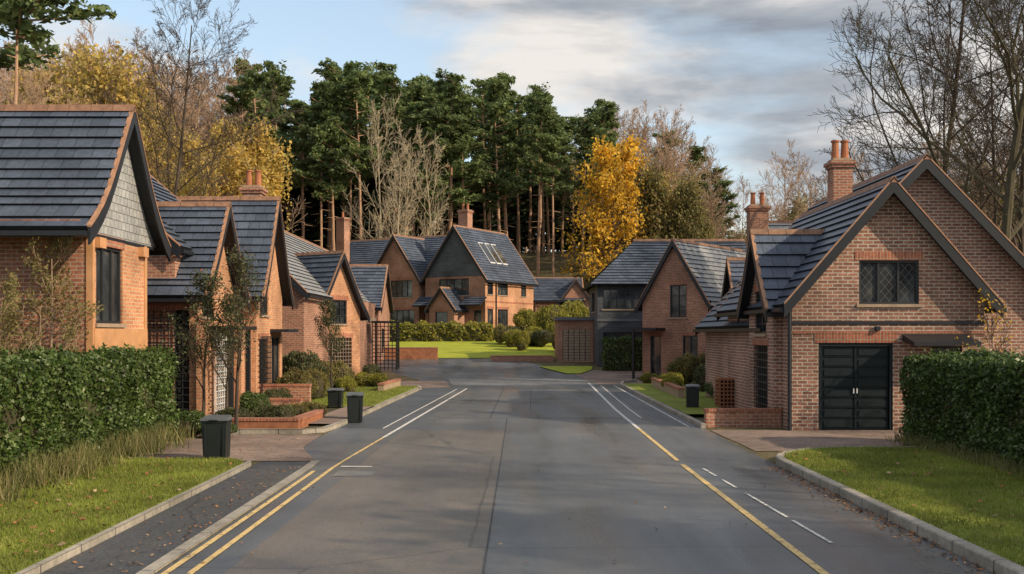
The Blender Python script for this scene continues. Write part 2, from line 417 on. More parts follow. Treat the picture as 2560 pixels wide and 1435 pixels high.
def prism(name,pts,w,zt,mat,zb=-.05):
    V=[];F=[];uv=[]; dist=0
    for i,(x,y) in enumerate(pts):
        a=pts[max(0,i-1)]; c=pts[min(len(pts)-1,i+1)]
        dx,dy=c[0]-a[0],c[1]-a[1]; l=math.hypot(dx,dy); nx,ny=dy/l,-dx/l
        if i: dist+=math.hypot(x-pts[i-1][0],y-pts[i-1][1])
        g=_hh(y)
        V+=[(x,y,g+zb),(x,y,g+zt-.015),(x+nx*.015,y+ny*.015,g+zt),(x+nx*w,y+ny*w,g+zt),(x+nx*w,y+ny*w,g+zb)]
        for j in range(5): uv.append((dist,[.1,.3,.35,.5,.7][j]))
    k=len(pts)
    U=[]
    for i in range(k-1):
        for j in range(4):
            f=[i*5+j,i*5+5+j,i*5+6+j,i*5+1+j]; F.append(f); U+=[uv[q] for q in f]
    for f in ([0,1,2,3,4],[ (k-1)*5+q for q in (4,3,2,1,0)]): F.append(f); U+=[uv[q] for q in f]
    return mesh_obj(name,V,F,[mat],None,U)

xs=sorted(set([-1500,-1000,-700,-500,-380,-300,-240]+list(range(-200,201,8))+[240,300,380,500,700,1000,1500]))
ys=sorted(set([-300,-120,-40,-10]+list(range(0,93))+list(range(94,280,6))+[300,340,400,500,700,1000,1500,2200]))
V=[(x,y,h(x,y)) for y in ys for x in xs]
nx=len(xs); F=[[j*nx+i,j*nx+i+1,(j+1)*nx+i+1,(j+1)*nx+i] for j in range(len(ys)-1) for i in range(nx-1)]
mesh_obj('ground',V,F,[M['ground']])

def lin(pts):
    X=[p[0] for p in pts];Y=[p[1] for p in pts]
    return lambda y: float(np.interp(y,X,Y))
road_l=lin([(-20,-3.45),(15,-3.4),(17.8,-3.5),(20,-4.3),(24,-4.25),(42,-3.7),(45,-3.9),(49,-4.6),(54,-6.6),(57,-10),(63,-16)])
road_r=lin([(-20,4.62),(17.7,4.62),(44,4.75),(47,5.2),(52,4.2),(56,2.5),(63,-.5)])
strip('road',M['road'],-20,62,road_l,road_r,.004,nx=6)
strip('road_sun_tint',M['warm'],-8,23.5,lin([(-8,-2.95),(23.5,-2.6)]),lin([(-8,-.4),(23.5,-.16)]),.0075)  # warm sunlight on the left lane, painted as a browner strip
strip('side_road',M['road'],55,61.5,-40,lin([(55,-6.4),(56,-8.5),(61.5,-14)]),.003)
strip('pavement',M['path'],-10,17.8,-4.5,-3.56,.012)
strip('driveway',M['paver'],17.9,22.6,-9,lin([(17.9,-3.55),(20,-4.2),(22.6,-4.3)]),.012)
strip('driveway',M['paver'],19.4,23.6,lin([(19.4,4.75),(23.6,4.7)]),14,.012)
strip('crossing_paving',M['paver'],42.2,48,-9,lin([(42.2,-2.6),(48,-3.2)]),.009)
strip('crossing_paving',M['paver'],44.5,55,lin([(44.5,3.9),(48,3.8),(55,2.9)]),9,.009)
strip('crossing_paving',M['patch'],44.0,49.5,lin([(44,-2.6),(49.5,-3.2)]),lin([(44,3.9),(49.5,3.7)]),.0075)
ll=lin([(-5,-3.1),(17.3,-3.06),(27.8,-2.55),(41,-1.9)])
lr=lin([(-5,2.98),(17.6,2.98),(30,3.12),(46,3.55)])
def line(name,mat,y0,y1,f,off,w): strip(name,mat,y0,y1,lambda y:f(y)+off-w/2,lambda y:f(y)+off+w/2,.0125)
line('road_marking',M['yellow'],-3,16.9,ll,-.0,.07)
line('road_marking',M['yellow'],-3,16.6,ll,-.24,.07)
line('road_marking',M['yellow'],16.9,22,ll,0,.06)
line('road_marking',M['wline'],22,41.5,ll,0,.08)
line('road_marking',M['wline'],24,41,lambda y:ll(y)-.38,0,.05)
line('road_marking',M['yellow'],-3,17.4,lr,0,.09)
line('road_marking',M['yellow'],17.9,24,lr,0,.08)
line('road_marking',M['wline'],24,46,lr,0,.09)
line('road_marking',M['wline'],27,44,lambda y:lr(y)+.42,0,.05)
line('road_marking',M['wline'],24.5,44,lambda y:lin([(24.5,4.35),(44,4.5)])(y),0,.05)
dl=lin([(10.8,3.50),(17,3.24)])
for y0,y1 in ((10.9,12.2),(12.4,14.3),(14.8,15.6),(16.0,16.9)):
    line('road_marking',M['wline'],y0,y1,dl,0,.045)
strip('road_marking',M['wline'],17.1,17.2,-2.95,-2.4,.013)
strip('road_sun_tint',M['patch'],16.0,16.6,-2.9,-2.25,.0105)
for a,b,x in ((-3,27,-.38),(30,41,.55),(27,41,-.6)):
    strip('road_joint',M['path'],a,b,lin([(a,x-.010),(b,x-.010+.25)]),lin([(a,x+.010),(b,x+.010+.25)]),.0135)
strip('road_joint',M['path'],27,27.05,-2,3,.0138)
strip('road_joint',M['path'],33,33.05,-2,3,.0138)
strip('lay_by',M['lay'],24.2,42,lin([(24.2,-4.2),(42,-3.7)]),lin([(24.2,-3.1),(42,-2.3)]),.0075)
strip('lay_by',M['lay'],24.6,44,lin([(24.6,3.62),(44,4.05)]),lin([(24.6,4.6),(44,4.7)]),.0075)
prism('kerb',[(-3.43,y) for y in range(-8,18)]+[(-3.45,17.8)],-.13,.03,M['kerb'])
prism('kerb',[(-4.52,y) for y in range(-8,17)]+[(-4.53,17.3)],-.06,.09,M['kerb'])
rc=[(4.62,float(y)) for y in range(-8,17)]+[(4.62,17.2)]
for i in range(1,9):
    t=math.pi/2*i/8; rc.append((4.62+2.0*(1-math.cos(t)),17.2+2.0*math.sin(t)))
rc+=[(7.2,19.22),(9.5,19.25)]
prism('kerb',rc,.14,.13,M['kerb'])
prism('kerb',[(4.6,24.2),(4.62,30),(4.66,38),(4.75,44),(5.1,46.2),(5.8,47.2)],.12,.11,M['kerb'])
prism('kerb',[(-7.6,22.8),(-4.8,22.8),(-4.35,23.2),(-4.25,24.2),(-4.0,33),(-3.72,41),(-3.9,42),(-4.8,42.3)],-.12,.11,M['kerb'])
vr_in=lambda y: 4.76 if y<17.2 else 4.76+1.86*(1-math.sqrt(max(0,1-((y-17.2)/1.95)**2)))
strip('grass_verge',M['lawn'],-8,17.6,-9,lambda y:-4.58 if y<17 else -4.58-(y-17)**2*1.2,.085,.25,3)
strip('grass_verge',M['lawn'],-8,19.12,vr_in,12,.115,.1,3)
strip('grass_verge',M['lawn'],30,41.6,lin([(30,-7.6),(41.6,-6)]),lin([(30,-4.25),(33,-4.13),(41.6,-3.85)]),.1)
strip('grass_verge',M['lawn'],27.2,44,4.78,lin([(27,5.8),(44,8.5)]),.1)
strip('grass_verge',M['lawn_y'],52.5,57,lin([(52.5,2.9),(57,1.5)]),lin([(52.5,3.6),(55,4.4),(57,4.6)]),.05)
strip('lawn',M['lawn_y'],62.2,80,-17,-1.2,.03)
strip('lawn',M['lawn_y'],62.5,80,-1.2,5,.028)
strip('garden_bed',M['soil'],23.2,42,-14,lin([(23.2,-4.5),(30,-4.9),(42,-5.6)]),.05)
strip('garden_bed',M['soil'],27,50,6.2,20,.05)
strip('pavement',M['paver'],24.2,30,lin([(24.2,-5.2),(30,-5.0)]),lin([(24.2,-4.38),(30,-4.13)]),.11)

# ------------------------------------------------------------ houses
H=B('brick_house')
X0=-8.0
H.box('walls',-17,X0-.35,19.0,22.0,0,2.0,M['brick'])
H.wall((-17,18.95),(1,0),[(0,0),(8.95,0),(8.95,4.4),(0,4.4)],[(5.2,6.4,2.3,3.7,'win',2,0),(2,3.4,2.3,3.7,'win',2,0)],M['brick'])
H.wall((X0,19.0),(0,1),[(0,1.95),(2.65,1.95),(2.65,4.2),(0,4.2)],[(.15,1.45,2.5,4.02,'win',2,0)],M['brick_o'])
H.box('bay_corner_post',X0-.1,X0+.03,18.93,19.03,1.95,4.2,M['wood'])
H.box('bay_corner_post',X0-.12,X0+.03,21.62,21.75,1.95,4.2,M['wood'])
H.box('bay_apron',X0-.2,X0+.05,18.97,21.72,1.93,2.4,M['wood'])
H.box('walls',-10,X0-.005,21.6,21.64,1.95,4.2,M['brick_o'])
H.box('soffit',-17,X0+.02,18.6,22.4,4.16,4.22,M['fascia'])
for yy in (19.05,21.3): H.box('bay_bracket',X0-.1,X0+.12,yy,yy+.3,3.95,4.15,M['wood'])
H.gable((X0,20.4),(-1,0),9.5,1.95,4.2,4.42,6.85,wall='brick',gwall='shingle',flare=.3,oe=.2,og=.22)
H.done()

H=B('brick_house')
H.gable((X0,27.05),(-1,0),6,1.75,0,3.6,5.75,wall='brick_o',flare=.18,oe=.35,og=.3,
   ops=[(-1.35,-.35,2.75,3.75,'win',1,0),(-.1,1.3,.1,2.2,'dark',2)],
   lops=[(3.6,5.8,.2,2.9,'dark',1),(.5,3.0,.4,2.6,'dark',1)])
H.gable((-12,25.4),(0,1),6.8,3.4,0,4.6,7.55,wall='brick',mat='slate',oe=.2)
H.box('pier',X0+.01,X0+.25,25.2,25.5,0,2.6,M['brick_o'])
H.box('pier',X0+.01,X0+.25,28.5,28.8,0,2.6,M['brick_o'])
H.box('porch_post',X0+.5,X0+.62,26.3,26.42,0,2.4,M['dark'])
H.box('porch_post',X0+.5,X0+.62,28.0,28.12,0,2.4,M['dark'])
H.box('porch_canopy',X0+.01,X0+.75,26.1,28.3,2.4,2.5,M['dark'])
H.lattice('trellis',(X0+.4,25.3),(0,1),0,1.0,0,2.3,.16,M['white'])
H.done()

H=B('brick_house')
H.gable((X0,32.9),(-1,0),8,1.75,0,3.85,6.7,wall='brick_o',flare=.22,oe=.3,og=.28,
   ops=[(-1.3,-.2,2.9,4.0,'win',1,0),(.2,1.4,.1,2.2,'door',1,0),(-1.4,-.3,.3,2.1,'dark',1)],
   lops=[(5.4,7.6,.4,2.8,'dark',1)])
H.chimney(-8.9,34.3,4.5,7.45,.62,.62,2)
H.lattice('trellis',(X0+.06,31.3),(0,1),0,1.2,0,2.2,.16,M['dark'])
H.box('porch_canopy',X0+.01,X0+.6,32.9,34.5,2.35,2.45,M['dark'])
H.done()

H=B('brick_house')
H.gable((-12,40.2),(0,1),25,3.6,0,4.05,7.6,wall='brick',mat='slate_l',oe=.2,lops=[])
a=(-.85,.527)
H.gable((-8,46),a,4.2,1.5,0,3.55,6.0,wall='brick_o',flare=.15,oe=.32,og=.28,
   ops=[(-.6,.55,2.75,3.85,'win',2,2),(-.95,.9,.2,2.1,'dark',2)],lops=[(1.4,3.9,.3,2.6,'dark',1)])
H.gable((-7.9,61.5),(-1,0),5,2.7,-.2,4.0,6.45,wall='brick',flare=.12,oe=.3,ops=[(-1.2,.2,1.1,2.6,'win',2,0)],lops=[(1.2,3.8,1.2,2.6,'win',2,0)])
H.box('walls',-8.6,-8.05,52,58.7,0,4.05,M['brick'])
H.box('band_course',-8.62,-8.02,51.99,58.71,3.0,3.18,M['stone'])
H.done()
T=B('garden_trellis')
T.lattice('panel',(-7.7,55),(1,0),0,1.3,0,2.9,.2,M['dark'],0,.022)
T.lattice('panel',(-6.4,55),(0,1),0,1.4,0,2.9,.2,M['dark'],0,.022)
T.box('top',-7.8,-6.3,54.9,56.5,2.92,3.0,M['dark'])
for x_,y_ in ((-7.72,56.4),(-6.42,56.4)): T.box('post',x_-.04,x_+.04,y_-.04,y_+.04,0,2.92,M['dark'])
T.done(True)

ang=math.radians(-30)
H=B('brick_house',(-2.2,82,1.95),ang)
H.gable((-3,0),(0,1),8.2,3,-.4,5.15,9.35,wall='brick_o',gwall='brick',oe=.35,og=.25,mat='slate',
   ops=[(-1.6,1.4,3.55,4.95,'win',3,0),(-2.7,-1.5,.3,2.3,'win',1,0),(-.5,.5,.1,2.2,'door',0,0),(1.9,2.6,.4,2.3,'win',0,0)],
   rops=[(.35,1.25,3.6,4.95,'win',0,0),(2.0,3.7,3.6,4.95,'win',1,0),(6.0,6.9,3.6,4.95,'win',0,0),(.35,1.25,.2,2.4,'door',0,0),(2.0,3.7,.2,2.4,'door',1,0),(6.0,6.9,.5,2.4,'win',0,0)])
H.face('hung_slates',[(-5.95,-.03,5.12),(-.05,-.03,5.12),(-3,-.03,9.2)],M['clad'])
H.box('band_course',-6.02,.02,-.02,8.22,2.95,3.07,M['soldier'])
H.gable((-17.5,4.6),(1,0),12,3.4,-.6,5.15,9.1,wall='brick',oe=.35,og=.3)
H.gable((-9.2,-.1),(0,1),5,2.6,-.4,5.15,8.85,wall='brick',oe=.3,og=.2,ops=[(-.4,1.9,3.5,4.95,'win',3,0),(-.4,2.1,.3,2.4,'win',3,0)])
H.gable((-3.2,-1.7),(0,1),1.7,1.25,-.4,2.55,4.1,wall='brick',oe=.3,og=.2,ops=[(-.6,.6,0,2.15,'door',0,0)])
H.slope((-6.6,-1.1,2.7),(-4.5,-1.1,2.7),(-4.5,.02,3.5),(-6.6,.02,3.5),M['slate'])
H.slope((-1.9,-1.0,2.7),(.1,-1.0,2.7),(.1,.02,3.4),(-1.9,.02,3.4),M['slate'])
H.chimney(-4.0,3.2,7,11.2,.95,.8,2); H.chimney(-17,2.4,5,11.2,.95,.8,1)
k=(9.35-5.15)/3; nrm=Vector((k,0,1)).normalized()
for i in range(3):
    y0=2.0+i*1.05
    for (w0,w1,m,e) in ((.95,2.25,'white',.10),(1.02,2.18,'glass',.14)):
        dd=.0 if m=='white' else .07
        pts=[]
        for (x,y) in ((w1,y0+dd),(w1,y0+.8-dd),(w0,y0+.8-dd),(w0,y0+dd)):
            pts.append(Vector((-3+x,y,9.41-k*x)))
        H.hexa('skylight',[p+nrm*.02 for p in pts]+[p+nrm*e for p in pts],M[m])
H.cyl('downpipe',.08,1.65,0,5,.05,.05,M['dark'])
H.done()

# garage house right
H=B('brick_house')
gx=8.92
H.gable((gx,23.6),(0,1),7,2.28,0,3.22,5.84,wall='brick_n',oe=.28,og=.3,cap='copper',
   ops=[(-.69,.73,3.0,4.04,'win',2,0),(-1.65,.11,0.0,2.08,'garage'),(1.05,1.75,0,2.0,'door',0,0)],
   lops=[(3.9,4.9,.4,2.0,'dark',1),(5.2,5.75,2.1,3.05,'win',0,0)])
for c in range(3):
    x0_=gx-.69+.06+c*.473; x1_=x0_+.41
    for dgl in range(-2,5):
        for sgn in (1,-1):
            za=3.06+dgl*.22; zb=za+.41*1.2
            xa,xb=(x0_,x1_) if sgn>0 else (x1_,x0_)
            zlo,zhi=3.06,3.98
            t0=max(0,(zlo-za)/(zb-za)); t1=min(1,(zhi-za)/(zb-za))
            if t1<=t0: continue
            p=(xa+(xb-xa)*t0,za+(zb-za)*t0); q_=(xa+(xb-xa)*t1,za+(zb-za)*t1)
            yg=23.6+.094
            H.face('leaded_panes',[(p[0],yg,p[1]-.006),(q_[0],yg,q_[1]-.006),(q_[0],yg,q_[1]+.006),(p[0],yg,p[1]+.006)],M['lead'])
H.box('band_course',gx-2.3,gx+2.3,23.575,23.6,2.52,2.6,M['dark'])
H.box('band_course',gx-2.3,gx+2.3,23.58,23.6,2.3,2.36,M['soldier'])
H.gable((gx+1.78,26),(0,1),9,3.9,0,2.75,6.8,wall='brick_n',oe=.3,og=.28)
H.gable((6.42,25.7),(1,0),3.0,1.25,0,3.2,4.86,wall='brick_n',oe=.3,og=.22,flare=.08,ops=[(-.6,.55,2.3,3.4,'win',1,0),(-.75,.7,.3,2.0,'dark',1)],back=False)
H.hexa('door_canopy',[(9.25,22.9,2.02),(10.8,22.9,2.02),(10.8,23.59,2.12),(9.25,23.59,2.12),(9.25,22.9,2.1),(10.8,22.9,2.1),(10.8,23.59,2.28),(9.25,23.59,2.28)],M['dark'])
H.box('wall_lamp',gx-.32,gx-.22,23.5,23.6,2.37,2.47,M['dark'])
H.cyl('downpipe',6.55,23.5,0,3.0,.045,.045,M['dark'])
H.chimney(9.55,29,5.3,7.45,.55,.55,2)
H.done()

# right middle house
H=B('brick_house')
a=(.6,.8)
H.gable((8,49),a,8.0,1.8,-.1,3.95,6.85,wall='brick',oe=.25,og=.2,mat='slate_l',ops=[(-.25,.65,3.1,4.7,'win',1,2),(.45,1.25,1.0,2.2,'win',1,1),(-1.35,-.75,0,2.2,'door',0,0)],rops=[(.8,1.9,.3,2.2,'win',1,0)],lops=[])
H.gable((12,46.5),(1,0),9,3.2,-.1,4.1,7.45,wall='brick',oe=.3,mat='slate_l')
H.gable((9.2,41.5),(1,0),5,1.5,-.1,3.3,5.35,wall='clad',oe=.3,flare=.12,ops=[(-1.1,1.1,.3,2.6,'dark',1),(-.6,.6,3.0,4.0,'win',1,0)],lops=[])
H.wall((9.2,39.95),(1,0),[(0,-.1),(5,-.1),(5,3.3),(0,3.3)],[(.4,1.5,.2,2.9,'dark',1),(2,3.4,.5,2.4,'win',2,0)],M['clad'])
H.chimney(10.75,43.6,3.5,8.0,.8,.7,2)
H.fbox('porch_canopy',(8,49),(.8,-.6),(-.6,-.8),-1.9,-.5,2.45,2.58,.02,1.0,M['dark'])
H.fbox('porch_post',(8,49),(.8,-.6),(-.6,-.8),-1.85,-1.75,0,2.45,.85,.95,M['dark'])
H.cyl('downpipe',9.5,47.75,0,3.9,.05,.05,M['dark'])
H.done()

H=B('slate_clad_house')
H.wall((4.9,57),(1,0),[(0,-.2),(9,-.2),(9,5.1),(0,5.1)],[(.3,2.5,3.7,4.85,'win',4,0),(.3,2.6,1.1,2.4,'win',4,0)],M['clad'],head=None)
H.wall((4.9,63),(0,-1),[(0,-.2),(6,-.2),(6,5.1),(0,5.1)],[(2,4,3.6,4.8,'win',2,0)],M['clad'],head=None)
H.box('band_course',4.87,13.9,56.95,57,3.0,3.15,M['lead'])
e=5.1
A_=(4.45,56.5,e);B_=(14,56.5,e);C_=(14,60,7.9);D_=(7.4,60,7.9);E_=(4.45,63.5,e);F_=(14,63.5,e)
H.slope(A_,B_,C_,D_,M['slate']);H.slope(F_,E_,D_,C_,M['slate']);H.slope(E_,A_,D_,D_,M['slate'])
H.hexa('ridge_tiles',[(7.3,59.88,7.86),(14,59.88,7.86),(14,60.12,7.86),(7.3,60.12,7.86),(7.3,59.95,8.0),(14,59.95,8.0),(14,60.05,8.0),(7.3,60.05,8.0)],M['clay'])
H.done()
H=B('garage_outbuilding')
H.wall((2.75,60),(1,0),[(0,.2),(2.15,.2),(2.15,3.1),(0,3.1)],[(.3,2.0,.65,2.55,'dark',1)],M['brick'],head=None)
H.wall((2.75,64),(0,-1),[(0,.2),(4,.2),(4,3.1),(0,3.1)],[],M['brick'],head=None)
H.box('roof',2.6,4.95,59.8,64.1,3.1,3.3,M['lead'])
for i in range(5): H.box('garage_door',3.08+i*.34,3.38+i*.34,60.02,60.08,.66,2.54,M['stone'])
H.done()
H=B('brick_house')
H.gable((2.3,101),(1,0),4.6,3,1.5,5.7,7.9,wall='brick',oe=.3)
H.gable((6.3,98),(0,1),5,1.6,1.5,5.4,7.6,wall='brick',oe=.3,ops=[(-.6,.6,3.4,4.6,'win',1,0)])
H.done()

# ------------------------------------------------------------ low walls / furniture
def lowwall(name,segs,zt,mat='brick',w=.22):
    W=B(name)
    for (x0,y0,x1,y1) in segs:
        dx,dy=x1-x0,y1-y0;l=math.hypot(dx,dy);t=(dx/l,dy/l);n=(t[1],-t[0]);g=_hh((y0+y1)/2)
        W.fbox('wall',(x0,y0),t,n,0,l,g-.1,g+zt-.07,-w,0,M[mat])
        W.fbox('coping',(x0,y0),t,n,-.02,l+.02,g+zt-.068,g+zt,-w-.02,.02,M['soldier'])
    return W.done(True)
lowwall('low_brick_wall',[(4.75,24.4,6.6,24.4)],.46)
lowwall('low_brick_wall',[(-8.4,23.3,-5.0,23.3),(-4.98,23.52,-4.9,26.0)],.32,'corten')
lowwall('low_brick_wall',[(-7.6,29.2,-6.2,29.2)],.4,'brick')
lowwall('low_brick_wall',[(-8,31.5,-6.4,31.5)],.7,'brick')
lowwall('low_brick_wall',[(-9.5,61.6,-4.6,61.6)],.75,'corten')
lowwall('low_brick_wall',[(-1.3,60.4,2.5,60.4)],.35,'brick')
lowwall('low_brick_wall',[(5.9,34,6.1,42)],.45,'stone')
lowwall('low_stone_wall',[(-4.9,38,-4.7,42)],.4,'stone')
def bin_(x,y,w,hh,rot=0):
    b=B('litter_bin',(x,y,_hh(y)),rot)
    t=w*.45;u=w*.5
    b.hexa('body',[(-t,-t*.9,0.03),(t,-t*.9,0.03),(t,t*.9,0.03),(-t,t*.9,0.03),(-u,-u*.9,hh*.86),(u,-u*.9,hh*.86),(u,u*.9,hh*.86),(-u,u*.9,hh*.86)],M['binm'])
    b.box('plinth',-t*.8,t*.8,-t*.7,t*.7,0,.03,M['frame'])
    b.box('rim',-u-.015,u+.015,-u*.9-.015,u*.9+.015,hh*.862,hh*.90,M['binm'])
    b.hexa('lid',[(-u-.03,-u*.9-.03,hh*.905),(u+.03,-u*.9-.03,hh*.905),(u+.03,u*.9+.03,hh*.905),(-u-.03,u*.9+.03,hh*.905),(-u-.02,-u*.9-.02,hh*.95),(u+.02,-u*.9-.02,hh*.95),(u*.95,u*.85,hh),(-u*.95,u*.85,hh)],M['binlid'])
    for sx in(-1,1): b.box('rib',sx*u*.75-.012,sx*u*.75+.012,-u*.9-.012,-u*.86,.08,hh*.8,M['binm'])
    b.box('handle',-u*.35,u*.35,-u*.9-.05,-u*.9-.032,hh*.91,hh*.93,M['frame'])
    return b.done(True)
bin_(-5.4,18.2,.44,.80,.05);bin_(-4.05,25.7,.40,.78,.1);bin_(-5.35,30.2,.42,.64,0);bin_(5.4,29.8,.38,.78,-.1)
b=B('lattice_planter',(6.55,30,0))
b.box('body',-.33,.33,-.25,.25,0,.9,M['inner']);b.lattice('bars',(-.34,-.27),(1,0),0,.68,.02,.92,.11,M['corten'],0,.018)
b.lattice('bars',(-.35,.27),(0,-1),0,.54,.02,.92,.11,M['corten'],0,.018);b.box('rim',-.38,.38,-.3,.3,.92,.97,M['corten']);b.done(True)

# ------------------------------------------------------------ vegetation
def leafV(C,size,g,aspect=.55,flat=0.0):
    N=len(C); n=g.normal(size=(N,3)); n[:,2]+=flat*np.sign(n[:,2]+1e-6)*1.5
    n/=np.linalg.norm(n,axis=1)[:,None]
    r=g.normal(size=(N,3)); t=np.cross(n,r); t/=np.linalg.norm(t,axis=1)[:,None]; b=np.cross(n,t)
    s=(size*(.6+.8*g.random(N)))[:,None]
    V=np.empty((N,4,3)); V[:,0]=C-t*s; V[:,1]=C+b*s*aspect; V[:,2]=C+t*s; V[:,3]=C-b*s*aspect
    return V.reshape(-1,3)
def quads(V,F,mi,LV,k):
    o=len(V); V.extend(map(tuple,LV.tolist())); n=len(LV)//4
    F.extend([[o+4*i,o+4*i+1,o+4*i+2,o+4*i+3] for i in range(n)]); mi.extend([k]*n)
def tube(V,F,pts,rads,sides):
    o=len(V)
    for i,p in enumerate(pts):
        d=(pts[min(i+1,len(pts)-1)]-pts[max(i-1,0)])
        if d.length<1e-6: d=Vector((0,0,1))
        d.normalize(); ref=Vector((1,0,0)) if abs(d.x)<.8 else Vector((0,1,0))
        a=d.cross(ref).normalized(); b=d.cross(a)
        for j in range(sides):
            t=2*math.pi*j/sides; V.append(tuple(p+(a*math.cos(t)+b*math.sin(t))*rads[i]))
    for i in range(len(pts)-1):
        for j in range(sides):
            k=(j+1)%sides; F.append([o+i*sides+j,o+i*sides+k,o+(i+1)*sides+k,o+(i+1)*sides+j])
def grow(V,F,tips,p,d,L,r,lev,cfg,g):
    mx=cfg['lev']; ns=cfg.get('seg',[9,6,4,3,2,2])[lev]
    pts=[p.copy()];rads=[r];q=p.copy();d=d.normalized();dirs=[d.copy()]
    wn=cfg.get('w',[.035,.16,.2,.22,.25,.25])[lev]; up=cfg.get('up',[.08,.10,.08,.05,.03,0])[lev]
    endr=max(cfg['rmin'],r*(.18 if lev==0 else .35))
    for i in range(ns):
        d=(d+Vector((g.gauss(0,wn),g.gauss(0,wn),g.gauss(0,wn)*.7+up))).normalized()
        q=q+d*(L/ns); pts.append(q.copy()); dirs.append(d.copy()); rads.append(r+(endr-r)*(i+1)/ns)
    tube(V,F,pts,rads,[8,5,4,3,3,3][lev])
    if lev>=mx-1:
        tips.extend(pts[1:])
    if lev==mx: return
    n=cfg['n'][lev]; st=cfg['st'][lev]
    for c in range(n):
        t=st+(1-st)*(c+g.random())/n; t=min(t,.995)
        i=int(t*ns); f=t*ns-i
        pp=pts[i].lerp(pts[i+1],f); rr=rads[i]+(rads[i+1]-rads[i])*f; dd=dirs[min(i+1,ns)]
        az=g.random()*6.283 if lev else c*2.4+g.random()*.8
        ref=Vector((0,0,1)) if abs(dd.z)<.9 else Vector((1,0,0))
        a=dd.cross(ref).normalized(); b=dd.cross(a)
        an=math.radians(cfg['ang'][lev]*(.7+.6*g.random()))
        nd_=dd*math.cos(an)+(a*math.cos(az)+b*math.sin(az))*math.sin(an)
        sh=(1-.62*((t-st)/(1-st))) if lev==0 else (1-.5*t)
        grow(V,F,tips,pp,nd_,L*cfg['lr'][lev]*sh*(.7+.5*g.random()),max(cfg['rmin'],rr*cfg.get('rr',.55)),lev+1,cfg,g)
def bare_mesh(name,seed,H,r,bark,cfg,leaf=None,lsize=.1,lper=3,lspread=.3,lprob=1.0):
    g=random.Random(seed); V=[];F=[];tips=[]
    grow(V,F,tips,Vector((0,0,-.3)),Vector((g.gauss(0,.02),g.gauss(0,.02),1)),H,r,0,cfg,g)
    mi=[0]*len(F); mats=[M[bark]]
    if leaf:
        gg=np.random.default_rng(seed); T=np.array([tuple(t) for t in tips]); T=T[gg.random(len(T))<lprob]
        C=np.repeat(T,lper,axis=0); C=C+gg.normal(size=C.shape)*lspread
        quads(V,F,mi,leafV(C,lsize,gg),1); mats.append(M[leaf])
    me=bpy.data.meshes.new(name); me.from_pydata(V,[],F)
    for m in mats: me.materials.append(m)
    me.polygons.foreach_set('material_index',mi); me.update(); me['H']=H; return me
def put(name,me,x,y,s=1,rz=None,sz=None,z=None):
    o=link(bpy.data.objects.new(name,me)); o.location=(x,y,h(x,y) if z is None else z)
    o.rotation_euler[2]=R.random()*6.28 if rz is None else rz; o.scale=(s,s,s if sz is None else sz); return o

cfgF={'lev':3,'n':[24,10,7],'st':[.18,.15,.1],'ang':[46,40,40],'lr':[.38,.5,.55],'rmin':.015,'seg':[8,4,3,2]}
cfgP={'lev':3,'n':[18,8,5],'st':[.2,.15,.1],'ang':[42,38,38],'lr':[.42,.5,.55],'rmin':.018,'seg':[8,4,3,2],'rr':.5}
cfgN={'lev':4,'n':[24,10,6,5],'st':[.22,.12,.1,.1],'ang':[46,38,36,36],'lr':[.44,.5,.55,.6],'rmin':.008,'seg':[10,6,4,3,2],'rr':.45}
cfgBig={'lev':4,'n':[13,11,8,5],'st':[.22,.15,.1,.1],'ang':[40,40,40,40],'lr':[.6,.5,.5,.55],'rmin':.008,'seg':[9,7,5,3,2],'w':[.07,.15,.2,.25,.3],'rr':.55}

